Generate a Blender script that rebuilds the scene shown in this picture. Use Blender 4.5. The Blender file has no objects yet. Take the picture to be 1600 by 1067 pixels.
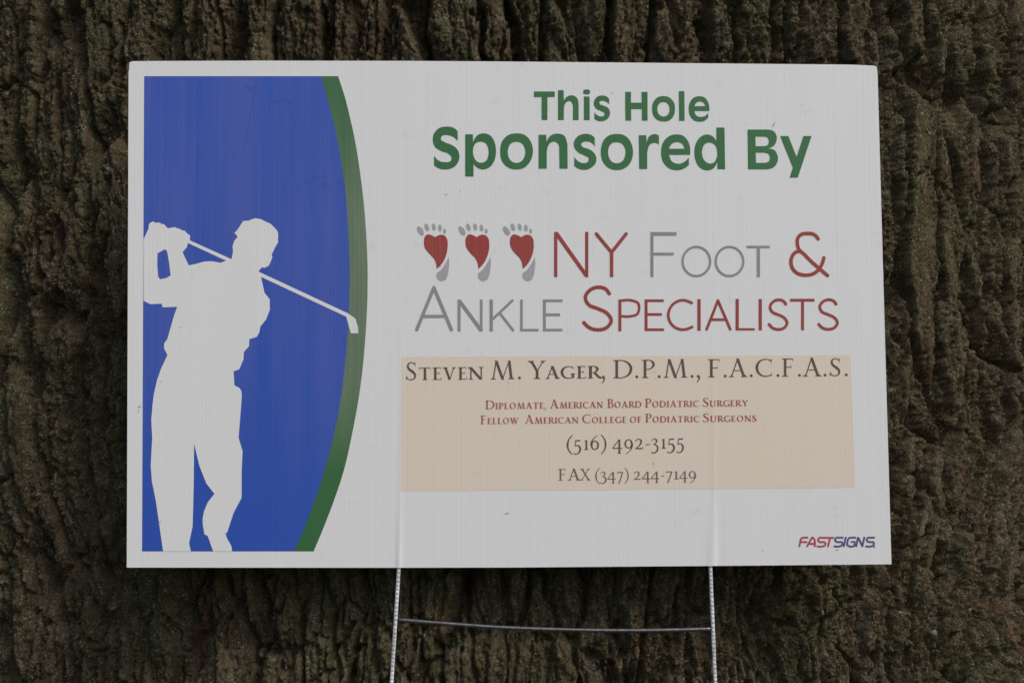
import bpy, math, random
import numpy as np
from mathutils import Vector, geometry
random.seed(7); rng = np.random.default_rng(11)
SC = bpy.context.scene; COL = SC.collection

# ------------------------------------------------------------------ camera, sky, sun, exposure
CAM = (-0.05958839, -1.71056513, 0.58551895); ROT = (1.63411368, 0.00524997, -0.03597711)
cd = bpy.data.cameras.new('camera'); cam = bpy.data.objects.new('camera', cd); COL.objects.link(cam)
cam.location = CAM; cam.rotation_euler = ROT
cd.lens = 50; cd.sensor_width = 36; cd.clip_start = 0.05; cd.clip_end = 500
SC.camera = cam
SUN_EL, SUN_AZ = math.radians(46), math.radians(38)      # azimuth measured from the camera side towards the right
w = bpy.data.worlds.new('World'); SC.world = w; w.use_nodes = True
nt = w.node_tree; bg = nt.nodes['Background']
sky = nt.nodes.new('ShaderNodeTexSky'); sky.sky_type = 'NISHITA'; sky.sun_disc = False
sky.sun_elevation = SUN_EL
sky.sun_rotation = math.pi - SUN_AZ
sky.air_density = 1.0; sky.dust_density = 2.6; sky.ozone_density = 1.0
nt.links.new(sky.outputs[0], bg.inputs[0]); bg.inputs[1].default_value = 0.10
sd = bpy.data.lights.new('sun', 'SUN'); sd.energy = 1.0; sd.angle = math.radians(16); sd.color = (1, 0.96, 0.925)
sun = bpy.data.objects.new('sun', sd); COL.objects.link(sun)
sdir = Vector((math.sin(SUN_AZ)*math.cos(SUN_EL), -math.cos(SUN_AZ)*math.cos(SUN_EL), math.sin(SUN_EL)))
sun.rotation_euler = sdir.to_track_quat('Z', 'Y').to_euler(); sun.location = (2, -3, 4)
SC.view_settings.view_transform = 'Standard'; SC.view_settings.look = 'None'
SC.view_settings.gamma = 1; SC.view_settings.use_curve_mapping = False
SC.view_settings.exposure = 0.39

# ------------------------------------------------------------------ measuring: photograph point -> place on a vertical plane y = Y
_M = np.array(cam.rotation_euler.to_matrix()); _c = np.array(CAM); _f = 50/36*1600
def trace(x, y, Y=0.0):
    d = _M @ np.array([(x-800)/_f, -(y-533.5)/_f, -1.0]); t = (Y-_c[1])/d[1]; q = _c + t*d
    return float(q[0]), float(q[2])

# ------------------------------------------------------------------ material helpers
def mat(name, col=(.8, .8, .8), rough=.5, metal=0.0, spec=.5):
    m = bpy.data.materials.new(name); m.use_nodes = True
    b = m.node_tree.nodes['Principled BSDF']
    b.inputs['Base Color'].default_value = (*col, 1); b.inputs['Roughness'].default_value = rough
    b.inputs['Metallic'].default_value = metal; b.inputs['Specular IOR Level'].default_value = spec
    return m, m.node_tree, b
class N:
    """tiny node helper"""
    def __init__(s, nt): s.nt = nt
    def n(s, t, **k):
        o = s.nt.nodes.new(t)
        for a, b in k.items(): setattr(o, a, b)
        return o
    def l(s, a, b): s.nt.links.new(a, b)
    def coord(s, scale, loc=(0, 0, 0)):
        tc = s.n('ShaderNodeTexCoord'); mp = s.n('ShaderNodeMapping'); mp.inputs['Scale'].default_value = scale
        mp.inputs['Location'].default_value = loc
        s.l(tc.outputs['Object'], mp.inputs[0]); return mp.outputs[0]
    def noise(s, vec, scale=1, detail=4, rough=.55, dist=0):
        o = s.n('ShaderNodeTexNoise'); o.inputs['Scale'].default_value = scale; o.inputs['Detail'].default_value = detail
        o.inputs['Roughness'].default_value = rough; o.inputs['Distortion'].default_value = dist
        s.l(vec, o.inputs['Vector']); return o.outputs['Fac']
    def ramp(s, fac, stops):
        o = s.n('ShaderNodeValToRGB'); e = o.color_ramp.elements
        while len(e) < len(stops): e.new(.5)
        for i, (p, c) in enumerate(stops):
            e[i].position = p; e[i].color = (*c, 1) if hasattr(c, '__len__') else (c, c, c, 1)
        s.l(fac, o.inputs[0]); return o.outputs[0]
    def mix(s, fac, a, b, mode='MIX'):
        o = s.n('ShaderNodeMix', data_type='RGBA', blend_type=mode)
        for i, v in ((0, fac), (6, a), (7, b)):
            if hasattr(v, 'links'): s.l(v, o.inputs[i])
            elif hasattr(v, '__len__'): o.inputs[i].default_value = (*v, 1)
            else: o.inputs[i].default_value = v
        return o.outputs[2]
    def math(s, op, a, b=0.0):
        o = s.n('ShaderNodeMath', operation=op)
        for i, v in ((0, a), (1, b)):
            if hasattr(v, 'links'): s.l(v, o.inputs[i])
            else: o.inputs[i].default_value = v
        return o.outputs[0]
    def bump(s, h, strength, dist, normal=None):
        o = s.n('ShaderNodeBump'); o.inputs['Strength'].default_value = strength; o.inputs['Distance'].default_value = dist
        s.l(h, o.inputs['Height'])
        if normal is not None: s.l(normal, o.inputs['Normal'])
        return o.outputs[0]

FLUTE = 0.0046                                            # pitch of the corrugation
def plastic(name, col, col2=None, wear=.12, rough=.42, dirt=0.0, streak=.5, stops=(.35, .7), fade=None):
    """printed corrugated plastic: vertical flute ripple, streaky ink, light grime"""
    m, nt, b = mat(name, col, rough); k = N(nt)
    st = k.noise(k.coord((230, 1, 1.2)), 1, 2, .5)              # narrow vertical streaks
    st2 = k.noise(k.coord((26, 1, 2.2), (3, 0, 1)), 1, 4, .6)  # wide clouds
    f = k.math('ADD', k.math('MULTIPLY', st, streak), k.math('MULTIPLY', st2, 1-streak))
    fac = k.ramp(f, [(stops[0], 0.0), (stops[1], 1.0)])
    if fade:                                               # ink worn over part of the height
        tz = k.n('ShaderNodeTexCoord'); sz = k.n('ShaderNodeSeparateXYZ'); k.l(tz.outputs['Object'], sz.inputs[0])
        fac = k.math('MULTIPLY', fac, k.ramp(k.math('ADD', sz.outputs[2], .35), [(max(0, z_+.35), v_) for z_, v_ in fade]))
    c = k.mix(fac, col, col2 or tuple(x*(1-wear) for x in col))
    fine = k.noise(k.coord((900, 1, 900)), 1, 2, .6)
    c = k.mix(k.math('MULTIPLY', fine, .10), c, tuple(x*.5 for x in col))
    if dirt:
        dn = k.noise(k.coord((34, 1, 30), (5, 2, 9)), 1, 6, .7)
        c = k.mix(k.math('MULTIPLY', k.ramp(dn, [(.60, 0.0), (.80, 1.0)]), dirt), c, (.36, .32, .27))
        dn = k.noise(k.coord((260, 1, 200), (1, 2, 4)), 1, 3, .6)
        c = k.mix(k.math('MULTIPLY', k.ramp(dn, [(.70, 0.0), (.78, 1.0)]), dirt), c, (.22, .19, .16))
    k.l(c, b.inputs['Base Color'])
    tc = k.n('ShaderNodeTexCoord'); sp = k.n('ShaderNodeSeparateXYZ'); k.l(tc.outputs['Object'], sp.inputs[0])
    wv = k.math('SINE', k.math('MULTIPLY', sp.outputs[0], 2*math.pi/FLUTE))
    hh = k.math('ADD', k.math('MULTIPLY', wv, .22), k.math('MULTIPLY', st, 2.0))
    nrm = k.bump(hh, .35, .00022)
    for x_, sl in ((-.1325, .010), (.2447, .005)):         # faint rise of the skin over each buried wire
        dx = k.math('SUBTRACT', k.math('ADD', sp.outputs[0], k.math('MULTIPLY', k.math('ADD', sp.outputs[2], .30), -sl)), x_)
        gss = k.math('EXPONENT', k.math('MULTIPLY', k.math('MULTIPLY', dx, dx), -1/(.0032**2)))
        env = k.ramp(k.math('ADD', sp.outputs[2], .35), [(.06, 1.0), (.36, 0.0)])
        nrm = k.bump(k.math('MULTIPLY', gss, env), 1.0, .00055, nrm)
    k.l(nrm, b.inputs['Normal'])
    k.l(k.ramp(st2, [(.3, rough-.06), (.7, rough+.10)]), b.inputs['Roughness'])
    return m
M_white = plastic('white corrugated plastic', (.79, .79, .78), (.765, .765, .76), dirt=.30)
M_blue = plastic('blue ink', (.020, .082, .44), (.062, .104, .44), streak=.30, stops=(.36, .58), fade=[(-.24, 0.1), (-.06, .8), (.1, 1.0), (.26, .8)])
M_band = plastic('green band ink', (.034, .140, .042), (.165, .222, .142), streak=.35, stops=(.25, .55), fade=[(-.19, 0.0), (-.09, .9), (.12, 1.0), (.27, .1)])
M_green = plastic('green ink', (.023, .142, .034), (.038, .165, .055))
M_red = plastic('dark red ink', (.30, .035, .028), (.37, .060, .046))
M_grey = plastic('grey ink', (.27, .245, .245), (.33, .30, .30))
M_foot = plastic('light grey ink', (.36, .355, .365), (.42, .41, .42))
M_beige = plastic('beige ink', (.79, .665, .52), (.75, .675, .58), dirt=.2)
M_text = plastic('brown black ink', (.10, .065, .060), (.13, .09, .085))
M_text2 = plastic('faded brown ink', (.15, .105, .095), (.19, .14, .13))
M_small = plastic('small red ink', (.36, .085, .065), (.42, .13, .10))
M_lred = plastic('logo red ink', (.50, .06, .08), (.44, .07, .10))
M_lblue = plastic('logo violet ink', (.085, .075, .20), (.10, .08, .24))
M_smudge, _, _ = mat('grime', (.30, .27, .22), .9)
M_ghost, _, _ = mat('blue scuff', (.035, .088, .37), .6)

# bare steel
def steel(name, col, rough, metal):
    m, nt, b = mat(name, col, rough, metal); k = N(nt)
    n1 = k.noise(k.coord((300, 300, 90)), 1, 5, .6)
    k.l(k.mix(k.ramp(n1, [(.4, 0.0), (.65, 1.0)]), col, tuple(x*.55 for x in col)), b.inputs['Base Color'])
    k.l(k.bump(n1, .4, .0003), b.inputs['Normal']); return m
M_zinc = steel('galvanised steel', (.88, .89, .91), .40, .10)
M_steel = steel('dull steel', (.155, .155, .165), .36, .75)
M_recess, _, _ = mat('darker notch steel', (.34, .34, .35), .7, .1)  # darker tone set on the notch faces of the legs

# ------------------------------------------------------------------ object helpers
def link_mesh(name, verts, faces, mats, parent=None, mi=None, smooth=False):
    me = bpy.data.meshes.new(name); me.from_pydata(verts, [], faces)
    for m in (mats if isinstance(mats, (list, tuple)) else [mats]): me.materials.append(m)
    if mi is not None: me.polygons.foreach_set('material_index', mi)
    if smooth: me.polygons.foreach_set('use_smooth', [True]*len(me.polygons))
    me.update(); o = bpy.data.objects.new(name, me); COL.objects.link(o)
    if parent: o.parent = parent
    return o
def thing(name, label, cat, loc):
    o = bpy.data.objects.new(name, None); COL.objects.link(o); o.location = loc
    o['label'] = label; o['category'] = cat; return o

# ------------------------------------------------------------------ flat print engine
def curve_pts(pts, n=7, closed=False):
    """pts: (x, y) corner or (x, y, 1) smooth; corner-corner runs straight"""
    P = [np.array(p[:2], float) for p in pts]; S = [len(p) > 2 for p in pts]; L = len(P); out = []
    for i in range(L if closed else L-1):
        a, b = P[i], P[(i+1) % L]; sa, sb = S[i], S[(i+1) % L]
        if not sa and not sb: out.append(a); continue
        pa = P[i-1] if (closed or i > 0) else a; pb = P[(i+2) % L] if (closed or i+2 < L) else b
        ln = np.linalg.norm(b-a)
        def tan(p, q, here, ok):
            if not ok: return None
            l1, l2 = np.linalg.norm(here-p)+1e-9, np.linalg.norm(q-here)+1e-9
            t = (here-p)/l1*l2 + (q-here)/l2*l1
            return t/(np.linalg.norm(t)+1e-9)*ln
        ta, tb = tan(pa, b, a, sa), tan(a, pb, b, sb)
        if ta is None: ta = 1.5*(b-a) - .5*tb
        if tb is None: tb = 1.5*(b-a) - .5*ta
        for j in range(n):
            t = j/n; t2, t3 = t*t, t*t*t
            out.append((2*t3-3*t2+1)*a + (t3-2*t2+t)*ta + (-2*t3+3*t2)*b + (t3-t2)*tb)
    if not closed: out.append(P[-1])
    return np.array(out)
def ribbon(pts, wid, cap=False, n=7):
    """variable-width stroke through points -> one contour"""
    pw = [tuple(p) for p in pts]; c = curve_pts(pw, n)
    if np.isscalar(wid): ws = np.full(len(c), wid, float)
    else:
        key = [0]
        for p in pw[1:]:
            key.append(int(np.argmin([np.hypot(*(q-np.array(p[:2]))) + (0 if i >= key[-1] else 9e9) for i, q in enumerate(c)])))
        ws = np.interp(np.arange(len(c)), key, wid)
    t = np.gradient(c, axis=0); t /= np.linalg.norm(t, axis=1)[:, None]+1e-9
    nn = np.stack([-t[:, 1], t[:, 0]], 1); L = c+nn*ws[:, None]/2; R = c-nn*ws[:, None]/2
    res = [L]
    if cap:
        a0 = math.atan2(nn[-1, 1], nn[-1, 0]); res.append(np.array([c[-1]+ws[-1]/2*np.array([math.cos(a0-math.pi*j/6), math.sin(a0-math.pi*j/6)]) for j in range(1, 6)]))
    res.append(R[::-1])
    if cap:
        a0 = math.atan2(-nn[0, 1], -nn[0, 0]); res.append(np.array([c[0]+ws[0]/2*np.array([math.cos(a0-math.pi*j/6), math.sin(a0-math.pi*j/6)]) for j in range(1, 6)]))
    return np.concatenate(res)
def ellipse(cx, cy, rx, ry, rot=0, n=28, sq=2.0):
    a = np.arange(n)/n*2*math.pi; ca, sa = np.cos(a), np.sin(a)
    x = rx*np.sign(ca)*np.abs(ca)**(2/sq); y = ry*np.sign(sa)*np.abs(sa)**(2/sq); r = math.radians(rot)
    return np.stack([cx+x*math.cos(r)-y*math.sin(r), cy+x*math.sin(r)+y*math.cos(r)], 1)
def crossings(P, poly, wind):
    x, y = P[:, 0][:, None], P[:, 1][:, None]; a = poly; b = np.roll(poly, -1, 0)
    up = (a[:, 1] <= y) & (b[:, 1] > y); dn = (a[:, 1] > y) & (b[:, 1] <= y)
    t = (y-a[:, 1])/np.where(b[:, 1] == a[:, 1], 1, b[:, 1]-a[:, 1]); xi = a[:, 0]+t*(b[:, 0]-a[:, 0]); r = xi > x
    return ((up & r).sum(1)-(dn & r).sum(1)) if wind else ((up & r) | (dn & r)).sum(1)
def fill(groups):
    """groups: list of ('eo', [contours]) or ('nz', [contours]); the result is their union"""
    V, E = [], []
    for _, cs in groups:
        for c in cs:
            keep = [0]
            for i in range(1, len(c)):
                if np.hypot(*(c[i]-c[keep[-1]])) > 1e-4: keep.append(i)
            if np.hypot(*(c[keep[-1]]-c[0])) < 1e-4: keep.pop()
            s = len(V); V += [Vector((float(c[i][0]), float(c[i][1]))) for i in keep]
            E += [(s+i, s+(i+1) % len(keep)) for i in range(len(keep))]
    v, e, f, *_ = geometry.delaunay_2d_cdt(V, E, [], 0, 1e-4)
    v = np.array([(p.x, p.y) for p in v]); f = np.array([t for t in f if len(t) == 3])
    cen = v[f].mean(1); ins = np.zeros(len(f), bool)
    for rule, cs in groups:
        if rule == 'nz':
            for c in cs: ins |= crossings(cen, c, True) != 0
        else:
            k = np.zeros(len(f), int)
            for c in cs: k += crossings(cen, c, False)
            ins |= (k % 2) == 1
    f = f[ins]; used, inv = np.unique(f, return_inverse=True)
    return v[used], inv.reshape(-1, 3)
Z0 = 0.73
LAYER = 0.00018
def print_part(name, items, parent, layer, label=None):
    """items: list of (groups, material); groups given in photograph measure, laid on the board face"""
    verts, faces, mats, mi = [], [], [], []
    for groups, m in items:
        if m not in mats: mats.append(m)
        v, f = fill(groups); s = len(verts)
        for x, y in v:
            X, Z = trace(x, y); verts.append((X, -layer*LAYER, Z-Z0))
        for t in f:
            a, b, c = (np.array(verts[s+i]) for i in t)
            n = (b[0]-a[0])*(c[2]-a[2])-(b[2]-a[2])*(c[0]-a[0])
            faces.append(tuple(s+i for i in (t if n > 0 else t[::-1]))); mi.append(mats.index(m))
    o = link_mesh(name, verts, faces, mats, parent, mi)
    if label: o['label'] = label
    return o
def Z(ox, oy, sc, pts):                                    # points read in an enlarged crop -> photograph measure
    return [((ox+p[0]/sc), (oy+p[1]/sc)) + tuple(p[2:]) for p in pts]
def S(*xy):                                                # smooth points
    return [(x, y, 1) for x, y in xy]
def out(ox, oy, sc, *contours): return ('eo', [curve_pts(Z(ox, oy, sc, c), 7, True) for c in contours])

# ================================================================== THE SIGN
sign = thing('yard_sign', 'white corrugated plastic golf sponsor sign with blue golfer panel on wire stake leaning at tree', 'sign', (0, 0, 0))
def part_empty(name, parent, loc):
    o = bpy.data.objects.new(name, None); COL.objects.link(o); o.parent = parent; o.location = loc; return o
board = part_empty('board', sign, (0, 0, Z0))

def edge(s, pts): xs = [p[0] for p in pts]; return np.interp(s, xs, [p[1] for p in pts])
TOP = [(201, 96), (400, 95.2), (640, 95.6), (820, 96.8), (1000, 98.4), (1200, 100.3), (1330, 101.4), (1371, 103.3)]
BOT = [(198, 886.3), (620, 886.6), (800, 886.2), (1105, 883.8), (1393, 881.2)]
WIRES = [(622.5, 886), (1110, 884)]
TH = 0.0052
gx = np.linspace(0, 1, 180).tolist()
for wx, _ in WIRES:
    c = (wx-198)/(1393-198); gx += [c+d*.0009 for d in range(-12, 13)]
gx = np.unique(np.round(gx, 6)); gz = np.concatenate([np.linspace(0, .84, 40), np.linspace(.85, 1, 36)])
nx, nz = len(gx), len(gz)
def board_pt(s, t):
    xt = 201+s*(1371-201); xb = 198+s*(1393-198)
    yt = edge(xt, TOP); yb = edge(xb, BOT)
    # the corners are slightly rounded / bruised
    px, py = xt+(xb-xt)*t, yt+(yb-yt)*t
    px += -0.5*math.sin(math.pi*t)*(s > .999)*0.4
    return px, py
F = np.zeros((nz, nx, 3))
for i, t in enumerate(gz):
    for j, s in enumerate(gx):
        px, py = board_pt(s, t)
        if i == 0 and j == 0: px += 2.2; py += 1.6
        if i == 0 and j == nx-1: px -= 1.0; py += 1.2
        X, Zz = trace(px, py); y = 0.0
        for n_, (wx, wy) in enumerate(WIRES):              # the wire pushes the skin out near the lower edge
            g = max(0, (py-772)/(885-772)); cx = wx + (0.5 if n_ == 0 else 1.5)
            y -= (.0014 if n_ else .0009)*g**1.5*math.exp(-((px-cx)/(4.6+2*n_))**2)
            if n_: y += .0005*g*math.exp(-((px-cx-14)/6)**2)
        F[i, j] = (X, y, Zz-Z0)
def sheet(name, F, y0, th, m, parent):
    nz, nx, _ = F.shape; A = F.copy(); A[:, :, 1] += y0; B = A.copy(); B[:, :, 1] += th
    v = np.concatenate([A.reshape(-1, 3), B.reshape(-1, 3)]); o = nz*nx; fc = []
    for i in range(nz-1):
        for j in range(nx-1):
            a = i*nx+j; fc.append((a, a+nx, a+nx+1, a+1)); fc.append((o+a, o+a+1, o+a+nx+1, o+a+nx))
    for j in range(nx-1):
        fc.append((j, j+1, o+j+1, o+j)); a = (nz-1)*nx+j; fc.append((a, o+a, o+a+1, a+1))
    for i in range(nz-1):
        a = i*nx; fc.append((a, o+a, o+a+nx, a+nx)); a += nx-1; fc.append((a, a+nx, o+a+nx, o+a))
    return link_mesh(name, v.tolist(), fc, m, parent, smooth=True)
fs = sheet('front_sheet', F, 0, .0003, M_white, board)
Fb = F[::6, ::6].copy(); Fb = np.concatenate([Fb, F[-1:, ::6]], 0)
Fb = np.concatenate([Fb, np.concatenate([F[::6, -1:], F[-1:, -1:]], 0)], 1); Fb[:, :, 1] = 0
bs = sheet('back_sheet', Fb, TH-.0003, .0003, M_white, board)
for o_ in (fs, bs):                                        # crisp rims
    md = o_.modifiers.new('edge', 'EDGE_SPLIT'); md.split_angle = math.radians(50)
v, fc = [], []
for k in range(int(.905/FLUTE)+2):                         # the walls between the flutes
    s = min(1-.0006, max(.0006, k*FLUTE/.907))
    xb = 198+s*(1393-198)
    if any(abs(xb-wx) < 4.2 for wx, _ in WIRES): continue
    (xt, yt), (xb, yb) = board_pt(s, .0012), board_pt(s, .9988)
    a, b = trace(xt, yt), trace(xb, yb); n0 = len(v); hw = .00016
    for (X, Zz) in (a, b):
        for dx in (-hw, hw):
            for y in (.0003, TH-.0003): v.append((X+dx, y, Zz-Z0))
    fc += [tuple(n0+i for i in q) for q in ((0, 1, 5, 4), (2, 6, 7, 3), (0, 2, 3, 1), (4, 5, 7, 6))]
fl = link_mesh('flute_walls', v, fc, M_white, board); fl['kind'] = 'stuff'

# --- blue panel, green band, golfer
inner = [(501, 119.5), *S((514.5, 165), (525.7, 212.5), (534.6, 262), (540, 302.5), (542.8, 340), (545.6, 400), (546.4, 432), (545.8, 465), (544.8, 492), (543.4, 520), (540.5, 556), (532, 625), (521.4, 680), (510, 725.4), (495.7, 770.7), (478, 818)), (460, 861)]
outer = [(528.3, 119.5), *S((538.8, 151.8), (548.3, 190), (556, 227), (562.8, 271), (568.7, 320.5), (571.8, 360), (573.8, 400), (574.4, 436.7), (573.8, 473.5), (571.8, 512.9), (568.6, 556), (560, 625), (549.7, 680), (537, 735.7), (523.5, 777), (508, 818)), (490, 861)]
print_part('blue_panel', [([('eo', [curve_pts([(225.3, 119.5)]+inner+[(222, 861)], 5, True)])], M_blue)], board, 1)
print_part('green_band', [([('eo', [curve_pts(inner+outer[::-1], 5, True)])], M_band)], board, 1)
body = [(224.4, 374), (232, 358), (233, 349.7), (236, 347.6), (240, 346), (242, 348.4), (246, 347.9), (251, 348.3), (251.5, 350.6), (255, 350), (258, 352), (261.5, 356.5), (266, 356.5), (273, 355), (277, 357), (281, 357.8), (284.5, 360.3), (288.5, 360.5), (292.5, 365), (297, 368), (296.7, 375.8), (362, 405.2),
 (364.2, 392.5), (363.4, 385), (366, 377), (369, 373), (371, 371), (370, 367.8), (366.3, 364.5), (372, 358), (380, 345.5), (389, 345), (394, 342.6), (399, 341.3), (407.5, 342.5), (415, 346.5), (422.8, 349.8), (431, 358), (434, 362.5), (434.8, 367), (434, 375), (435, 378), (430, 386.5), (424.5, 398), (425.7, 402), (423, 409), (420, 415.5), (413, 418.8), (409.3, 417.5), (404, 424.5),
 (543.7, 489.6), (555.5, 498), (559.7, 512), (559.9, 520.8), (548.4, 520.8), (541, 494.8), (407.8, 432.7), (413.5, 458), (421.5, 467.5), (421.7, 484), (415.7, 499.5), (407, 510), (405, 520), (401, 526.5), (389.6, 529.8), (389.2, 541), (381, 550), (380.5, 561), (374, 577), (365, 580), (366.4, 601.8), (374, 606), (377, 610), (377.9, 616), (377.2, 630), (372.8, 683.5), (379, 704.5), (377.6, 736), (377.5, 777.5), (365, 801), (354.8, 832), (352, 832.3), (355, 841), (361.8, 853), (362.6, 861.0),
 (333.2, 861.0), (324.6, 836.5), (319.5, 834.5), (317, 820), (316.7, 810), (319, 798), (325, 784), (335.2, 771.2), (322.5, 755), (311.5, 727), (303.3, 692.5), (302.7, 760), (301, 822), (295.5, 848), (298.2, 861.0), (255, 861.0), (243.4, 781), (237.5, 752), (235.6, 727), (238, 684), (236.4, 656), (238.7, 630), (240.5, 615.5), (245.8, 593), (251.8, 575.8), (261.8, 554.5), (256.6, 544.5), (256.3, 536.8), (261.5, 530), (271.3, 495.5), (277, 479.4), (254, 480.2), (252.8, 474.6), (234.5, 475.2), (224.4, 470)]
arm_gap = [(246.2, 396), (257.5, 389.7), (260, 391), (261.8, 395.5), (264.5, 412), (266.8, 430.5), (260, 434.5), (250.3, 436.5), (247.2, 432), (245.8, 414)]
club_gap = [(293.7, 379.8), (353.5, 407.6), (344, 410.7), (335, 408.8), (326, 408.3), (318.5, 409), (306.5, 412.5), (295, 414.8), (285.3, 394.3), (292, 386.5)]
print_part('golfer_silhouette', [([('eo', [np.array(c, float) for c in (body, arm_gap, club_gap)])], M_white)], board, 2)

# --- green heading
o1, o2, o3, o4, o5, o6 = (820, 130, 10.667), (965, 130, 10.667), (670, 190, 10), (825, 190, 10), (980, 190, 10), (1120, 190, 10)
this_hole = [
 out(*o1, [(152, 143), (500, 143), (500, 235), (377, 235), (377, 617), (280, 617), (280, 235), (152, 235)]),
 out(*o1, [(553, 122), (648, 122), (650, 300), *S((692, 240), (785, 207), (865, 245), (895, 350)), (897, 400), (897, 617), (803, 617), (803, 400), *S((790, 335), (745, 300), (690, 325), (655, 400)), (652, 440), (650, 617), (553, 617)]),
 out(*o1, [(985, 227), (1080, 227), (1082, 618), (985, 618)]), ('eo', [ellipse(820+1031/10.667, 130+150/10.667, 58/10.667, 42/10.667, 0, 28, 2.6)]),
 out(*o1, [(1405, 265), *S((1360, 225), (1285, 210), (1195, 240), (1150, 335), (1185, 425), (1280, 472), (1330, 508), (1318, 545), (1260, 557), (1200, 532)), (1160, 492), (1160, 598), *S((1210, 628), (1275, 637), (1370, 605), (1420, 500), (1395, 425), (1310, 378), (1250, 350), (1245, 318), (1300, 297), (1360, 315)), (1405, 355)]),
 out(*o2, [(127, 150), (223, 150), (223, 330), (400, 330), (400, 150), (498, 150), (500, 628), (405, 628), (403, 435), (225, 435), (227, 628), (130, 628)]),
 out(*o2, S((765, 220), (870, 248), (942, 340), (955, 430), (930, 555), (860, 625), (765, 642), (670, 620), (600, 550), (575, 430), (592, 325), (660, 245)), S((765, 317), (832, 345), (865, 430), (843, 520), (765, 562), (688, 522), (662, 430), (692, 348))),
 out(*o2, [(1020, 137), (1112, 137), (1117, 630), (1025, 630)]),
 out(*o2, [(1528, 467), *S((1530, 420), (1508, 320), (1450, 245), (1360, 222), (1270, 245), (1202, 330), (1185, 430), (1205, 540), (1270, 620), (1365, 645), (1450, 628)), (1510, 582), (1510, 495), *S((1465, 545), (1385, 567), (1315, 545)), (1280, 467)], [(1280, 388), *S((1312, 333), (1365, 310), (1430, 330)), (1460, 388)])]
sponsored = [
 out(*o3, [(452, 155), *S((390, 103), (280, 82), (155, 110), (78, 200), (62, 285), (100, 400), (200, 465), (300, 502), (357, 570), (335, 622), (260, 638), (165, 618)), (82, 540), (82, 685), *S((155, 733), (265, 750), (390, 715), (465, 620), (478, 530), (440, 430), (350, 365), (250, 325), (190, 282), (205, 230), (280, 212), (370, 235)), (452, 305)]),
 out(*o3, [(570, 203), (690, 203), (692, 325), *S((755, 222), (860, 187), (970, 230), (1035, 350), (1050, 470), (1022, 620), (950, 715), (850, 750), (770, 730)), (700, 665), (698, 860), (570, 860)], S((810, 315), (890, 345), (930, 430), (930, 530), (890, 620), (815, 647), (745, 620), (700, 540), (692, 440), (725, 352))),
 out(*o3, S((1365, 188), (1480, 205), (1575, 285), (1620, 390), (1622, 520), (1575, 640), (1490, 722), (1370, 750), (1250, 725), (1150, 630), (1115, 470), (1150, 305), (1240, 215)), S((1370, 318), (1455, 345), (1502, 430), (1498, 540), (1450, 620), (1370, 650), (1290, 620), (1242, 540), (1240, 430), (1285, 345))),
 out(*o4, [(165, 210), (285, 210), (290, 325), *S((350, 225), (455, 192), (560, 220), (608, 320)), (617, 430), (620, 738), (492, 738), (488, 440), *S((475, 360), (420, 318), (345, 340), (300, 430)), (293, 500), (293, 738), (165, 738)]),
 out(*o4, [(1042, 255), *S((985, 212), (890, 195), (785, 228), (718, 320), (722, 400), (780, 480), (880, 532), (947, 575), (935, 630), (870, 652), (790, 628)), (722, 555), (725, 697), *S((795, 742), (880, 757), (990, 722), (1060, 640), (1065, 560), (1010, 470), (920, 422), (850, 395), (830, 358), (860, 325), (930, 315), (1000, 340)), (1045, 395)]),
 out(*o4, S((1385, 198), (1510, 222), (1598, 310), (1637, 430), (1632, 560), (1575, 680), (1490, 740), (1385, 760), (1270, 733), (1175, 640), (1138, 500), (1147, 390), (1185, 290), (1265, 220)), S((1385, 325), (1465, 348), (1515, 425), (1518, 530), (1480, 615), (1390, 655), (1305, 625), (1262, 550), (1258, 430), (1300, 350))),
 out(*o5, [(180, 217), (298, 217), (303, 345), *S((350, 230), (420, 200), (460, 205)), (495, 222), (495, 365), *S((460, 340), (415, 335), (350, 370), (318, 460)), (312, 530), (312, 743), (188, 743)]),
 out(*o5, [(980, 522), *S((985, 460), (955, 320), (880, 230), (765, 203), (640, 240), (555, 340), (530, 470), (555, 620), (650, 730), (780, 762), (880, 740)), (963, 683), (963, 562), *S((895, 630), (805, 662), (705, 630)), (655, 522)], [(652, 427), *S((700, 350), (780, 322), (855, 350)), (897, 427)]),
 out(*o5, [(1392, 97), (1520, 97), (1530, 747), (1410, 747), (1405, 635), *S((1350, 730), (1245, 765), (1130, 715), (1065, 600), (1050, 470), (1080, 330), (1150, 240), (1240, 205), (1330, 230)), (1395, 310)], S((1290, 330), (1370, 370), (1402, 450), (1400, 560), (1360, 635), (1290, 660), (1215, 620), (1172, 530), (1175, 430), (1215, 355))),
 out(*o6, [(480, 128), (790, 128), *S((880, 150), (930, 215), (935, 295), (885, 385)), (790, 425), *S((900, 450), (950, 540), (945, 640), (890, 715)), (790, 748), (488, 748)], [(603, 238), (735, 238), *S((795, 258), (812, 310), (795, 365)), (735, 388), (607, 388)], [(608, 488), (740, 488), *S((805, 510), (828, 570), (808, 628)), (750, 648), (612, 648)]),
 out(*o6, [(990, 230), (1118, 230), (1247, 555), (1352, 230), (1480, 230), (1265, 877), (1138, 877), (1187, 720)])]
print_part('lettering', [(this_hole, M_green)], board, 2, 'bold green words This Hole')
print_part('lettering', [(sponsored[:-2], M_green)], board, 2, 'large bold green word Sponsored')
print_part('lettering', [(sponsored[-2:], M_green)], board, 2, 'large bold green word By')

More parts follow.
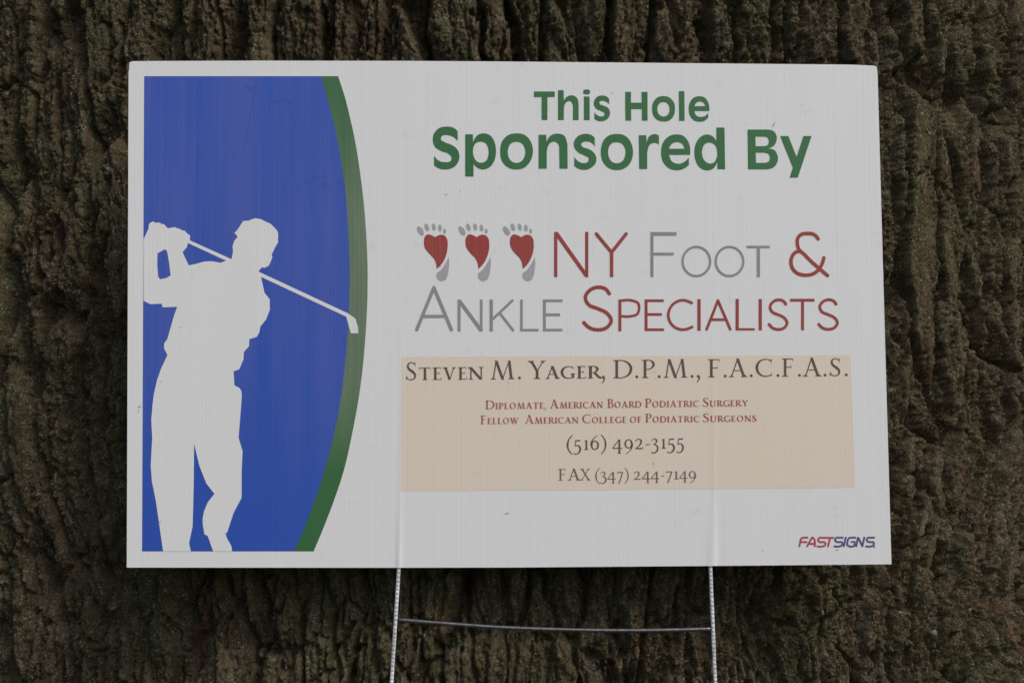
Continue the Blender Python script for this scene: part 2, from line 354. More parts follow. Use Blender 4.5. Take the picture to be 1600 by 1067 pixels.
# --- footprint emblems
for k, dx in enumerate((0, 64.9, 134.4)):
    sc = 10.16; X0, Y0 = 640+dx, 340
    toes = [ellipse(X0+a/sc, Y0+b/sc, c/sc/2, d/sc/2, r) for a, b, c, d, r in ((172, 212, 84, 162, -32), (274, 155, 66, 122, -22), (384, 150, 60, 112, -12), (482, 167, 58, 108, -6), (557, 216, 42, 84, -4))]
    heart = [curve_pts(Z(X0, Y0, sc, [(405, 312), *S((345, 280), (290, 268), (245, 300), (228, 370), (240, 470), (300, 560), (385, 650), (418, 720)), (432, 815), *S((500, 750), (560, 650), (596, 540), (606, 430), (590, 330), (540, 280), (480, 275)), (440, 290)]), 5, True)]
    heel = [curve_pts(Z(X0, Y0, sc, [(618, 622), *S((598, 680), (550, 760), (480, 850), (435, 880), (430, 940), (460, 990), (515, 1005), (570, 985), (603, 920), (620, 820), (628, 710))]), 5, True)]
    print_part('footprint_emblem', [([('eo', [t]) for t in toes]+[('eo', heel)], M_foot), ([('eo', heart)], M_red)], board, 2,
               ('left footprint with red heart sole', 'middle footprint with red heart sole', 'right footprint with red heart sole')[k])
    if k == 0:                                             # two pale rub lines down the first heart
        print_part('rub_mark', [([('nz', [ribbon([(675.8, 369.5), (676.2, 402)], .9)]), ('nz', [ribbon([(687.2, 368), (687.8, 416.5)], 1.1)])], M_small)], board, 3)

# --- thin sans capitals
def st(w, *pts, cap=True): return ('nz', [ribbon(pts, w, cap)])
def ring(cx, cy, rx, ry, w): return ('eo', [ellipse(cx, cy, rx, ry, 0, 44), ellipse(cx, cy, rx-w, ry-w, 0, 44)])
def box(x0, y0, x1, y1): return ('eo', [np.array([(x0, y0), (x1, y0), (x1, y1), (x0, y1)], float)])
def Sc(x0, x1, y0, y1, w):                                 # round capital S
    f = lambda a, b: (x0+w/2+(x1-x0-w)*a, y0+w/2+(y1-y0-w)*b, 1)
    return ('nz', [ribbon([f(.93, .15)[:2], f(.80, .045), f(.55, 0), f(.22, .07), f(.055, .24), f(.16, .40), f(.50, .50), f(.86, .62), f(1.0, .78), f(.85, .94), f(.50, 1.0), f(.20, .95), f(0, .83)[:2]], w, True)])
q = 2.5
ny = [st(5.2, (868.3, 364.6), (868.3, 430.8), cap=False), box(865.9, 362.4, 870.8, 433), box(914.3, 362.4, 919.2, 433), ('eo', [np.array([(866.5, 362.4), (871.5, 362.4), (918.5, 429), (918.5, 433), (914.3, 433), (866.5, 366)], float)]),
      st(5.4, (931.8, 365.6), (955.5, 394.5)), st(5.4, (978.4, 365.6), (955.5, 394.5)), box(952.8, 393, 958.4, 433)]
fo = [box(1016.3, 362.6, 1021, 433), box(1016.3, 362.8, 1057, 368.4), box(1020, 394.8, 1052.7, 399.2)]
fo += [ring(1088, 408.6, 23.4, 24.6, 3.7), ring(1139.8, 408.6, 23.4, 24.6, 3.7), box(1166.5, 384, 1202.5, 387.8), box(1182.4, 386, 1187.5, 433)]
amp = [('nz', [ribbon(Z(1150, 350, 10, [(1283, 235), *S((1245, 185), (1190, 155), (1110, 150), (1020, 165), (965, 225), (958, 310), (985, 400), (1060, 470), (1180, 590), (1300, 695)), (1430, 805)]), 5.6, True)]),
       ('nz', [ribbon(Z(1150, 350, 10, [(1000, 425), *S((930, 445), (875, 510), (858, 600), (880, 690), (950, 765), (1070, 800), (1190, 785), (1290, 715), (1345, 620)), (1372, 530)]), 5.6, True)])]
print_part('lettering', [(ny, M_red)], board, 2, 'thin red letters NY')
print_part('lettering', [(fo, M_grey)], board, 2, 'thin grey word Foot')
print_part('lettering', [(amp, M_red)], board, 2, 'thin red ampersand')
an = [st(5.4, (678, 449.4), (651.2, 515)), st(5.4, (678, 449.4), (705.4, 515)), box(662, 491.8, 694, 496.6),
      box(715.1, 468, 719.6, 517.6), box(749.9, 468, 754, 517.6), ('eo', [np.array([(715.5, 468), (719.8, 468), (753.5, 513.5), (753.5, 517.6), (749.4, 517.6), (715.5, 471.5)], float)]),
      box(765, 468, 770.2, 517.6), st(4, (800.6, 469.6), (769.5, 499), cap=True), st(4, (781.5, 489.8), (801.6, 515.8)),
      box(812.8, 468, 816.9, 517.4), box(812.8, 513.7, 841.5, 517.4), box(848.4, 467.8, 853, 517.4), box(848.4, 467.8, 878.8, 471.8), box(852, 489.6, 875.2, 493.8), box(848.4, 513.6, 878.8, 517.4)]
sp = [Sc(909.5, 957.8, 446, 518, 5.6), box(966.2, 467.8, 971, 517.3), ('nz', [ribbon([(970, 469.9), (989, 469.9, 1), (997.2, 474, 1), (998.6, 482, 1), (995.5, 490.8, 1), (987, 493.8, 1), (970, 493.8)], 4)]),
      box(1007.2, 467.8, 1011.8, 517), box(1007.2, 467.8, 1037.2, 471.8), box(1011, 489.2, 1034.2, 493.3), box(1007.2, 513, 1037.6, 517),
      ('nz', [ribbon([(1080.8, 473.3), (1067, 469, 1), (1052, 475, 1), (1044.2, 491.5, 1), (1050, 507.5, 1), (1066, 515, 1), (1081.5, 510.8)], 4.3, True)]),
      box(1089.6, 467.4, 1094.8, 516.5), st(4.4, (1121.8, 469.6), (1104.2, 514.3)), st(4.4, (1121.8, 469.6), (1141, 514.3)), box(1111.5, 497.4, 1134, 501.4),
      box(1149.3, 467.2, 1154.4, 516), box(1149.3, 512.6, 1179.3, 516.2), box(1185.3, 467.2, 1190.4, 516), Sc(1199.4, 1232, 466.2, 516.9, 4.5),
      box(1234.5, 466.8, 1272.6, 471.2), box(1251.6, 470, 1256.2, 515.9), Sc(1277, 1310.6, 466, 516.7, 4.5)]
print_part('lettering', [(an, M_grey)], board, 2, 'thin grey word Ankle')
print_part('lettering', [(sp, M_red)], board, 2, 'thin red word Specialists')

# --- maker's mark at the lower right
def FS(pts, w=2.9): return ('nz', [ribbon(Z(1235, 830, 11.43, pts), w)])
fast = [FS([(158, 272), (180, 170), *S((192, 125), (225, 110)), (315, 110)]), FS([(178, 186), (300, 186)]),
        FS([(292, 272), (378, 118), *S((395, 105), (410, 118)), (434, 272)]), FS([(335, 218), (420, 218)]),
        FS([(778, 110), (560, 110), *S((515, 112), (494, 145), (515, 178)), (590, 184), *S((622, 200), (615, 245), (585, 260)), (468, 260)]), FS([(710, 112), (668, 272)])]
signs = [FS([(945, 108), (860, 108), *S((818, 112), (798, 145), (818, 176)), (895, 184), *S((925, 200), (918, 245), (888, 260)), (773, 260)]), FS([(990, 94), (952, 272)]),
         FS([(1170, 108), (1090, 108), *S((1045, 118), (1020, 180), (1018, 240), (1045, 260)), (1138, 260), (1152, 184), (1080, 184)]),
         FS([(1172, 272), (1208, 98)]), FS([(1208, 100), (1288, 266)]), FS([(1284, 272), (1322, 94)]),
         FS([(1507, 108), (1425, 108), *S((1382, 112), (1362, 145), (1382, 176)), (1458, 184), *S((1488, 200), (1482, 245), (1452, 260)), (1337, 260)]), ('eo', [ellipse(1235+1500/11.43, 830+274/11.43, 1.3, 1.3)])]
print_part('maker_mark', [(fast, M_lred), (signs, M_lblue)], board, 2, 'small slanted red and violet sign maker name')

# --- beige panel
print_part('beige_panel', [([('eo', [np.array([(627.8, 557.6), (900, 556.6), (1329, 554.6), (1336, 761.4), (900, 765.6), (627, 766.8)])])], M_beige)], board, 1)

# --- roman capitals with serifs: each glyph in a box 1 high, its own width
def roman(ch, t=.12, h=.045):
    P = []
    def line(x0, y0, x1, y1, w): P.append(np.array([(x0-w/2, y0), (x0+w/2, y0), (x1+w/2, y1), (x1-w/2, y1)], float))
    def bar(x0, x1, y): P.append(np.array([(x0, y-h/2), (x1, y-h/2), (x1, y+h/2), (x0, y+h/2)], float))
    def sf(x, y, wd, up=1, tt=None):
        tt = tt or t; s = h*.8
        P.append(np.array([(x-wd/2, y), (x+wd/2, y), (x+wd/2, y+up*s*.7), (x+tt/2+.01, y+up*s*1.6), (x+tt/2, y+up*s*3), (x-tt/2, y+up*s*3), (x-tt/2-.01, y+up*s*1.6), (x-wd/2, y+up*s*.7)], float))
    def cv(pts, ws): P.append(ribbon([(a, b, 1) for a, b in pts], ws, True, 6))
    def stem(x, y0=0, y1=1, b=1, tp=1, wd=.30, tt=None):
        line(x, y0, x, y1, tt or t)
        if b: sf(x, y0, wd, 1, tt)
        if tp: sf(x, y1, wd, -1, tt)
    def tick(x, y, dy, w=.05, lean=0): P.append(np.array([(x-w, y), (x+w*.4, y), (x+w*.4+lean, y+dy), (x+w*.1+lean, y+dy)], float))
    W = .7
    if ch == 'S':
        W = .54; cv([(.45, .86), (.34, .955), (.20, .95), (.10, .80), (.16, .62), (.34, .46), (.46, .29), (.42, .10), (.27, .025), (.12, .06), (.03, .20)], [h, h, h*1.3, t*.8, t*1.05, t*1.2, t*.95, t*.65, h*1.2, h, h]); tick(.465, .97, -.23, .035); tick(.03, .03, .23, .035, .01)
    elif ch == 'T': W = .70; stem(.35, tp=0); bar(.02, .68, 1-h/2); tick(.05, 1, -.20, .04, -.01); tick(.66, 1, -.20, .04, .01)
    elif ch in 'EFL':
        W = .56; stem(.16, b=1, tp=1)
        if ch in 'EF': bar(.1, .50, 1-h/2); bar(.16, .42, .52); tick(.49, 1, -.18, .03); tick(.42, .62, -.20, .02)
        if ch in 'EL': bar(.1, .50, h/2); tick(.50, 0, .22, .05, .035)
    elif ch == 'V': W = .80; line(.16, 1, .42, 0, t); line(.68, 1, .42, 0, h); sf(.15, 1, .30, -1); sf(.68, 1, .24, -1, h)
    elif ch == 'W': W = 1.1; line(.14, 1, .34, 0, t); line(.55, 1, .34, 0, h); line(.52, 1, .76, 0, t); line(.98, 1, .76, 0, h); sf(.14, 1, .28, -1); sf(.53, 1, .26, -1); sf(.98, 1, .22, -1, h)
    elif ch == 'N': W = .84; stem(.15, tt=h*1.2, tp=0, wd=.26); stem(.70, tt=h*1.2, b=0, wd=.26); line(.11, 1, .70, 0, t*1.15); sf(.12, 1, .22, -1)
    elif ch == 'M': W = 1.02; line(.12, 0, .24, 1.02, h*1.1); line(.24, 1.03, .52, -.02, t*1.05); line(.79, 1.03, .50, -.02, h*.9); line(.88, 0, .79, 1.03, t); sf(.12, 0, .23, 1, h); sf(.88, 0, .27, 1)
    elif ch == 'Y': W = .78; line(.14, 1, .37, .48, t*1.05); line(.65, 1, .41, .48, h*1.1); stem(.39, 0, .50, tp=0); sf(.13, 1, .27, -1); sf(.65, 1, .22, -1, h)
    elif ch == 'X': W = .82; line(.16, 1, .66, 0, t); line(.64, 1, .14, 0, h); sf(.16, 1, .27, -1); sf(.65, 1, .22, -1, h); sf(.66, 0, .28); sf(.14, 0, .22, 1, h)
    elif ch == 'A': W = .82; line(.13, 0, .39, 1.0, h*1.1); line(.67, 0, .39, 1.03, t*1.05); bar(.22, .58, .36); sf(.13, 0, .24, 1, h); sf(.68, 0, .28)
    elif ch in 'CGO':
        if ch == 'O': W = .84; P.append(('ring', ellipse(.42, .5, .40, .52, -8, 30), ellipse(.42, .5, .40-t*.92, .52-h*1.0, 6, 30)))
        else:
            W = .76; cv([(.68, .86), (.56, .955), (.42, .965), (.22, .88), (.10, .68), (.08, .45), (.18, .18), (.36, .045), (.52, .035), (.70, .12)], [h, h, h*1.2, t*.7, t, t*1.05, t*.85, h*1.5, h*1.2, h])
            tick(.70, .98, -.24, .03)
            if ch == 'G': line(.69, .05, .69, .42, t*.9); sf(.69, .42, .26, -1)
            else: tick(.71, .05, .18, .03)
    elif ch == 'D': W = .82; stem(.15); cv([(.12, .978), (.36, .975), (.60, .86), (.735, .62), (.735, .40), (.62, .16), (.38, .03), (.12, .022)], [h, h*1.1, t*.75, t, t, t*.75, h*1.1, h])
    elif ch in 'PRB':
        W = .58 if ch != 'R' else .70; stem(.16)
        if ch == 'B': cv([(.14, .978), (.32, .975), (.45, .87), (.46, .72), (.36, .57), (.18, .53)], [h, h, t*.8, t*.85, h*1.2, h]); cv([(.18, .53), (.40, .50), (.53, .36), (.51, .16), (.37, .03), (.14, .022)], [h, h*1.2, t*.9, t*.9, h*1.2, h])
        else: cv([(.14, .978), (.34, .975), (.49, .87), (.52, .72), (.44, .55), (.30, .475), (.18, .485)], [h, h, t*.85, t*.95, t*.6, h, h])
        if ch == 'R': line(.36, .49, .66, 0, t*1.05); sf(.69, 0, .16, 1, h)
    elif ch == 'I': W = .32; stem(.16)
    elif ch == 'U': W = .80; line(.16, 1, .16, .3, t); sf(.16, 1, .30, -1); line(.66, 1, .66, .3, h*1.3); sf(.66, 1, .24, -1, h); cv([(.16, .34), (.19, .14), (.33, .02), (.50, .04), (.63, .16), (.66, .34)], [t, t, t*.7, h*1.2, h*1.2, h*1.3])
    elif ch == '.': W = .16; P.append(ellipse(.08, .07, .08, .08, 0, 14))
    elif ch == ',': W = .18; P.append(ellipse(.08, .07, .08, .08, 0, 14)); cv([(.12, .06), (.125, -.08), (.01, -.26)], [.10, .08, .04])
    elif ch == '-': W = .40; P.append(np.array([(.0, .36), (.40, .40), (.40, .50), (.0, .46)], float))
    # old-style figures: one unit is the x-height
    elif ch == '1': W = .52; stem(.27, 0, .96, tp=0, wd=.46); line(.27, .96, .08, .86, h*2)
    elif ch == '2': W = .80; cv([(.07, .74), (.18, .93), (.36, .98), (.56, .86), (.57, .62), (.38, .32), (.08, .07)], [h, t*.5, h*1.2, t*.9, t, t*.6, h]); P.append(np.array([(.03, 0), (.72, 0), (.79, .22), (.75, .22), (.68, .12), (.10, .12)], float))
    elif ch == '3': W = .72; cv([(.07, .80), (.20, .96), (.40, .97), (.53, .80), (.46, .58), (.24, .44)], [h, h, h*1.5, t, t*.6, h]); cv([(.24, .44), (.46, .38), (.63, .16), (.60, -.14), (.40, -.36), (.18, -.40), (.05, -.32)], [h, t*.6, t, t*1.05, t*.7, h*1.2, t*.6])
    elif ch == '4': W = .92; line(.63, -.42, .63, .98, t); line(.04, .16, .62, .98, h*1.5); bar(.02, .90, .13); bar(.02, .90, .10); sf(.63, -.42, .28)
    elif ch == '5': W = .72; line(.14, .36, .20, .96, h*1.1); P.append(np.array([(.17, .86), (.60, .86), (.68, 1.02), (.62, 1.0), (.20, .98)], float)); cv([(.13, .40), (.32, .46), (.52, .38), (.63, .14), (.57, -.16), (.38, -.36), (.18, -.41), (.04, -.32)], [h, t*.6, t*.9, t*1.1, t, t*.7, h*1.2, t*.6])
    elif ch == '6': W = .86; P.append(('ring', ellipse(.43, .44, .40, .46, 0, 26), ellipse(.43, .44, .40-t*1.0, .46-h*1.3, 0, 26))); cv([(.06, .50), (.13, .82), (.32, 1.12), (.66, 1.42)], [t*.9, t*.85, t*.5, h*.8])
    elif ch == '9': W = .86; P.append(('ring', ellipse(.43, .54, .40, .46, 0, 26), ellipse(.43, .54, .40-t*1.0, .46-h*1.3, 0, 26))); cv([(.80, .50), (.73, .14), (.52, -.18), (.20, -.46)], [t*.9, t*.85, t*.5, h*.8])
    elif ch == '7': W = .80; P.append(np.array([(.05, .72), (.09, .72), (.13, .86), (.78, .86), (.78, .98), (.09, .98)], float)); line(.74, .90, .28, -.42, t*.9)
    elif ch == '(': W = .5; cv([(.48, 1.45), (.18, 1.05), (.06, .50), (.18, -.05), (.48, -.42)], [h, t*.7, t*1.05, t*.7, h])
    elif ch == ')': W = .5; cv([(.02, 1.45), (.32, 1.05), (.44, .50), (.32, -.05), (.02, -.42)], [h, t*.7, t*1.05, t*.7, h])
    return P, W
def put(ch, x0, x1, yb, H, t=.12, h=.045, slope=-.0095):
    """one glyph between x0 and x1, standing on baseline yb, unit height H (photograph measure)"""
    P, W = roman(ch, t, h); sx = (x1-x0)/W; res = []
    tr = lambda c: np.stack([x0+c[:, 0]*sx, yb-c[:, 1]*H+c[:, 0]*sx*slope], 1)
    for p in P:
        if isinstance(p, tuple): res.append(('eo', [tr(p[1]), tr(p[2])]))
        else: res.append(('nz', [tr(p)]))
    return res
BL = lambda x: 594.0+(x-634)*(587.6-594.0)/(1320-634)
g = []
for s in ('S634.1,651 t654.9,673.1 e676,690.5 v692,712.2 e715.6,729.9 n731.4,756 M766.3,804.2 .809.4,814 Y824.7,853.7 a852,874.6 g875.9,897 e901,916 r917.8,938.8 ,940.5,945.5 '
          'D958,988.6 .992.6,997.4 P1001.9,1023.3 .1027.6,1032.3 M1036.2,1074.4 .1079,1083.8 ,1088.6,1094 F1105.6,1126 .1130.7,1135.4 A1138,1168 .1171.3,1176 C1179.8,1207.4 .1213.1,1217.9 F1221,1241 .1246.7,1251.4 A1253.6,1283.8 .1286.7,1291.3 S1296,1313.8 .1319.9,1324.6').split():
    c = s[0]; a, b = s[1:].split(','); a, b = float(a), float(b); small = c.islower()
    g += put(c.upper(), a, b, BL(a), 19.6 if small else 28.4, .155 if small else .115, .062 if small else .05)
print_part('lettering', [(g, M_text)], board, 2, 'dark roman capitals of the podiatrist name line')
def words(spec, yfun, Hc, Hs, t, h, gap=.10):
    g = []
    for word, x0, x1 in spec:
        ws = []
        for i, c in enumerate(word):
            big = i == 0 and word != 'of'; H = Hc if (big and c.isalpha()) else Hs
            ws.append((c, H, roman(c.upper())[1]*H))
        tot = sum(a[2] for a in ws)+gap*Hs*(len(ws)-1); k = (x1-x0)/tot; x = x0
        for c, H, wd in ws:
            g += put(c.upper(), x, x+wd*k, yfun(x), H, t if H == Hs else t*.8, h if H == Hs else h*.8); x += (wd+gap*Hs)*k
    return g
y1 = lambda x: 639.3+(x-765)*(634.6-639.3)/(1165-765)
y2 = lambda x: 662.5+(x-760)*(658.4-662.5)/(1180-760)
g = words([('Diplomate,', 758.3, 853.3), ('American', 859, 942.3), ('Board', 948.5, 1002), ('Podiatric', 1007.4, 1092.2), ('Surgery', 1097.7, 1169)], y1, 13.8, 9.7, .19, .085)
print_part('lettering', [(g, M_small)], board, 2, 'small red capitals beginning with Diplomate')
g = words([('Fellow', 750.5, 810.3), ('American', 820, 903.8), ('College', 909.6, 979), ('of', 983.7, 1002.8), ('Podiatric', 1007.9, 1093), ('Surgeons', 1098, 1182)], y2, 13.6, 9.6, .19, .085)
print_part('lettering', [(g, M_small)], board, 2, 'small red capitals beginning with Fellow')
def figs(spec, yfun, H, Hc, t, h):
    g = []
    for c, a, b in spec:
        hh = Hc if c.isalpha() else H
        g += put(c, a, b, yfun(a), hh, t*H/hh if c.isalpha() else t, h*H/hh if c.isalpha() else h)
    return g
g = figs([('(', 885.8, 894.5), ('5', 896.3, 908), ('1', 911.7, 920.3), ('6', 922.5, 936.4), (')', 939, 947.2), ('4', 956.7, 972.8), ('9', 975, 989), ('2', 992, 1005.3), ('-', 1008.7, 1015), ('3', 1017.4, 1028.9), ('1', 1032.5, 1041), ('5', 1042.5, 1054.6), ('5', 1056.9, 1068.6)],
         lambda x: 702.9+(x-900)*(700.4-702.9)/160, 15.9, 24, .17, .075)
print_part('lettering', [(g, M_text)], board, 2, 'dark telephone number in old-style figures')
g = figs([('F', 872, 884.9), ('A', 886.8, 907), ('X', 906, 923.3), ('(', 930.4, 936.9), ('3', 937.6, 947.8), ('4', 949, 962.2), ('7', 963.5, 973.6), (')', 976, 982.2), ('2', 990, 1001.3), ('4', 1003, 1016.3), ('4', 1017, 1030.4), ('-', 1032.5, 1038.2), ('7', 1039.4, 1050.5), ('1', 1052.6, 1060.6), ('4', 1061.2, 1074.2), ('9', 1075.6, 1087.6)],
         lambda x: 750.6+(x-875)*(748.4-750.6)/200, 12.9, 18.2, .17, .08)
print_part('lettering', [(g, M_text2)], board, 2, 'faded fax number in old-style figures')

# --- scuffs and specks on the face
sm = []
for x, y, l, wd, a in ((1209, 194, 7, 1.1, -65), (1208, 197, 3, 1.6, -60), (250, 815, 3.0, 1.8, -25), (248, 816.5, 1.4, 1.2, 0), (792, 801.5, 8, 1.4, -20), (1192, 860, 3, 1, 20), (1308, 858.5, 3.5, 1.4, 0), (282, 511, 2.4, 1, 0), (251, 596, 2, 1.6, 0),
                       (957, 146, 2, 1.6, 0), (1022.5, 581, 2.2, .9, -10), (1024.5, 591.2, 2.2, .8, 0), (795, 599, 1.3, 1.2, 0), (793.5, 596, 1.6, .9, 20), (1021, 724, 3.5, 1.2, 60), (218, 635, 5, 2.0, -30), (216.5, 642, 3, 1.4, 80), (1166, 193, 1.3, 1, 0), (697, 304, 5, 1.2, -30), (719, 300, 2.5, 1, -40), (1253, 165, 2, 1, -40)):
    r = math.radians(a); d = np.array([math.cos(r), math.sin(r)])*l/2
    sm.append(('nz', [ribbon([(x-d[0], y-d[1]), (x, y+.25, 1), (x+d[0], y+d[1])], [wd*.35, wd, wd*.3], True, 4)]))
for g_ in sm: print_part('smudge', [([g_], M_smudge)], board, 3.5)
sb = []
for pts, ws in (([(419, 166), (424, 161, 1), (434, 159, 1), (447, 156.5, 1), (454, 160.5)], [.5, 1.6, 1.2, 1.8, 4.2]), ([(397, 144), (392, 180, 1), (387, 200, 1), (383, 234)], [1.2, .8, 1.0, .6]), ([(388, 136), (394, 140, 1), (402, 134)], [5, 6, 3]),
                ([(355, 206), (355, 214)], [.8, .8]), ([(429, 277), (434, 275, 1), (437, 273)], [1, 2.0, 1.2]), ([(445, 282), (446, 291), (444, 297)], [1.5, 1, 1.4]), ([(465, 291), (466, 298), (470, 293)], [1, 1.5, .8]), ([(475, 287), (480, 283, 1), (490, 280, 1), (510, 274)], [.8, 2, .8, .6]),
                ([(499, 257), (499.5, 263)], [1.5, 1.5]), ([(497, 292), (502, 289, 1), (508, 286), (510, 294)], [1.5, 1.5, 1, .7]), ([(514, 298), (515, 300)], [1.2, 1.2]), ([(532, 288), (534, 281)], [2, 2]), ([(234, 322), (236, 329)], [2, 3]), ([(325, 229), (325.5, 233)], [2, 1.2]), ([(365, 242), (366, 250)], [1.6, 1.6]), ([(516, 456), (518, 459)], [3, 2]), ([(538, 524), (537, 532, 1), (538, 541)], [2, 2.5, 1.5]), ([(437, 176), (438.5, 180)], [1, 1.5])):
    sb.append(('nz', [ribbon(pts, ws, True, 4)]))
for g_ in sb: print_part('scuff', [([g_], M_ghost)], board, 2.6)

# --- wire stake: two notched legs and a sagging crossbar
stake = part_empty('wire_stake', sign, (0, .0026, Z0))
def notched_leg(top, bottom, parent, label):
    (x1_, z1_), (x0_, z0_) = top, bottom; L = math.hypot(x1_-x0_, z1_-z0_); n = int(L/.00065); A = 14; vs, fc, mi = [], [], []
    for i in range(n+1):
        t = i/n; cx, cz = x1_+(x0_-x1_)*t, z1_+(z0_-z1_)*t; ph = (t*L/.0050+.12*math.sin(t*L*61)+.08*math.sin(t*L*233)) % 1
        for a in range(A):
            th = 2*math.pi*a/A; X, Y = math.cos(th), math.sin(th)
            r = .00225*(1-.10*(abs(math.sin(2*th)))**.7*0)
            d = 0
            if Y < -.3: d = .0008*max(0, 1-((ph-.5)/.24)**2)*max(0, 1-((X+.05)/.62)**2)
            d += .00012*math.sin(i*1.7+a)
            vs.append((cx+X*r, Y*r+d, cz-Z0))
    for i in range(n):
        tl = (i+.5)/n*L; ph = (tl/.0050+.12*math.sin(tl*61)+.08*math.sin(tl*233)) % 1
        for a in range(A):
            b = (a+1) % A; th = 2*math.pi*(a+.5)/A
            fc.append((i*A+a, i*A+b, (i+1)*A+b, (i+1)*A+a)); mi.append(1 if abs(ph-.5) < .15 and math.sin(th) < -.88 else 0)
    fc.append(tuple(range(A-1, -1, -1))); fc.append(tuple(n*A+a for a in range(A))); mi += [0, 0]
    o = link_mesh('leg', vs, fc, [M_zinc, M_recess], parent, mi, smooth=True); o['label'] = label
def ext(p, q, z):
    (x0, z0), (x1, z1) = p, q; return (x0+(x1-x0)*(z-z0)/(z1-z0), z)
La, Lb = trace(623.3, 886, .0026), trace(611.8, 1067, .0026); Ra, Rb = trace(1110, 884, .0026), trace(1117.5, 1067, .0026)
notched_leg((La[0]+.002, La[1]+.20), La, stake, 'left leg inside the sheet'); notched_leg(La, ext(La, Lb, -.12), stake, 'left leg below the sheet')
notched_leg((Ra[0]+.001, Ra[1]+.20), Ra, stake, 'right leg inside the sheet'); notched_leg(Ra, ext(Ra, Rb, -.12), stake, 'right leg below the sheet')
def tube(name, pts, r, m, parent, A=12):
    pts = np.array(pts, float); t = np.gradient(pts, axis=0); t /= np.linalg.norm(t, axis=1)[:, None]; vs, fc = [], []
    for p, d in zip(pts, t):
        u = np.cross(d, (0, 1, 0)); u /= np.linalg.norm(u); v2 = np.cross(d, u)
        for a in range(A): th = 2*math.pi*a/A; vs.append(tuple(p+r*(math.cos(th)*u+math.sin(th)*v2)))
    n = len(pts)
    for i in range(n-1):
        for a in range(A): b = (a+1) % A; fc.append((i*A+a, i*A+b, (i+1)*A+b, (i+1)*A+a))
    fc.append(tuple(range(A-1, -1, -1))); fc.append(tuple((n-1)*A+a for a in range(A)))
    return link_mesh(name, vs, fc, m, parent, smooth=True)
c = curve_pts([(617.5, 967.6), (700, 974.2, 1), (780, 979.8, 1), (870, 983.2, 1), (964, 984.9, 1), (1040, 984.3, 1), (1114, 982.2)], 8)
tube('crossbar', [(X, .0012, Zz-Z0) for X, Zz in (trace(x, y, .0026) for x, y in c)], .0025, M_steel, stake)
for (x, y) in ((619.5, 967.8), (1111.6, 982.3)):           # weld blobs
    X, Zz = trace(x, y, .0026)
    P_ = [(X+math.cos(a)*.0029*s, (.0006 - .0022*c2), Zz-Z0+math.sin(a)*.0029*s) for s, c2 in ((1, 0), (.8, .55), (.4, .9)) for a in [2*math.pi*k/10 for k in range(10)]]
    fcs = [(j*10+i, j*10+(i+1) % 10, (j+1)*10+(i+1) % 10, (j+1)*10+i) for j in range(2) for i in range(10)]+[tuple(20+i for i in range(10))]
    link_mesh('weld', P_, fcs, M_steel, stake, smooth=True)

# ================================================================== THE TREE
R = 1.35; TY = 0.060                                       # trunk radius, distance of its face behind the sign
YC = TY+R
def bark_uv(px, py):
    Y = TY
    for _ in range(4):
        X, Zz = trace(px, py, Y); X = max(-R*.95, min(R*.95, X)); Y = YC-math.sqrt(R*R-X*X)
    return R*math.asin(X/R), Zz
def _h(ix, iy, s):
    h = (ix.astype(np.int64)*374761393+iy.astype(np.int64)*668265263+s*974634777) & 0xffffffff
    h = ((h ^ (h >> 13))*1274126177) & 0xffffffff
    return ((h ^ (h >> 16)) & 0xffffff)/float(0xffffff)
def vnoise(x, y, s):
    ix, iy = np.floor(x), np.floor(y); fx, fy = x-ix, y-iy; ix, iy = ix.astype(np.int64), iy.astype(np.int64)
    ux, uy = fx*fx*fx*(fx*(fx*6-15)+10), fy*fy*fy*(fy*(fy*6-15)+10)
    def g(dx, dy):
        a = _h(ix+dx, iy+dy, s)*2*math.pi
        return np.cos(a)*(fx-dx)+np.sin(a)*(fy-dy)
    a = g(0, 0)*(1-ux)+g(1, 0)*ux; b = g(0, 1)*(1-ux)+g(1, 1)*ux
    return (a*(1-uy)+b*uy)*1.5                              # about -1..1
def fbm(x, y, s, o=4, g=.5):
    r = np.zeros_like(x); a = 1
    for i in range(o): r += a*vnoise(x*2**i+i*7.3, y*2**i-i*3.1, s+i); a *= g
    return r
def voro(x, y, s):
    ix, iy = np.floor(x).astype(np.int64), np.floor(y).astype(np.int64)
    f1 = np.full(x.shape, 9.); f2 = np.full(x.shape, 9.); idv = np.zeros(x.shape)
    for dx in (-1, 0, 1):
        for dy in (-1, 0, 1):
            cx, cy = ix+dx, iy+dy
            d = np.hypot(cx+.1+.8*_h(cx, cy, s)-x, cy+.1+.8*_h(cx, cy, s+1)-y)
            m = d < f1; f2 = np.where(m, f1, np.minimum(f2, d)); idv = np.where(m, _h(cx, cy, s+2), idv); f1 = np.where(m, d, f1)
    return f1, f2, idv
def ss(a, b, x): t = np.clip((x-a)/(b-a), 0, 1); return t*t*(3-2*t)

cs = .0016
def axis(lo, hi, fine_lo, fine_hi, step, coarse):
    a = np.arange(fine_lo, fine_hi, step); l, x, s = [], fine_lo, step
    while x > lo: s = min(coarse, s*1.35); x -= s; l.append(max(x, lo))
    h, x, s = [], a[-1], step
    while x < hi: s = min(coarse, s*1.35); x += s; h.append(min(x, hi))
    return np.array(l[::-1]+a.tolist()+h)
us = axis(-math.pi*R, math.pi*R, bark_uv(-8, 500)[0], bark_uv(1612, 500)[0], cs, .018); zs = axis(-.15, 3.2, .225, 1.175, cs, .022)
U, V = np.meshgrid(us, zs)
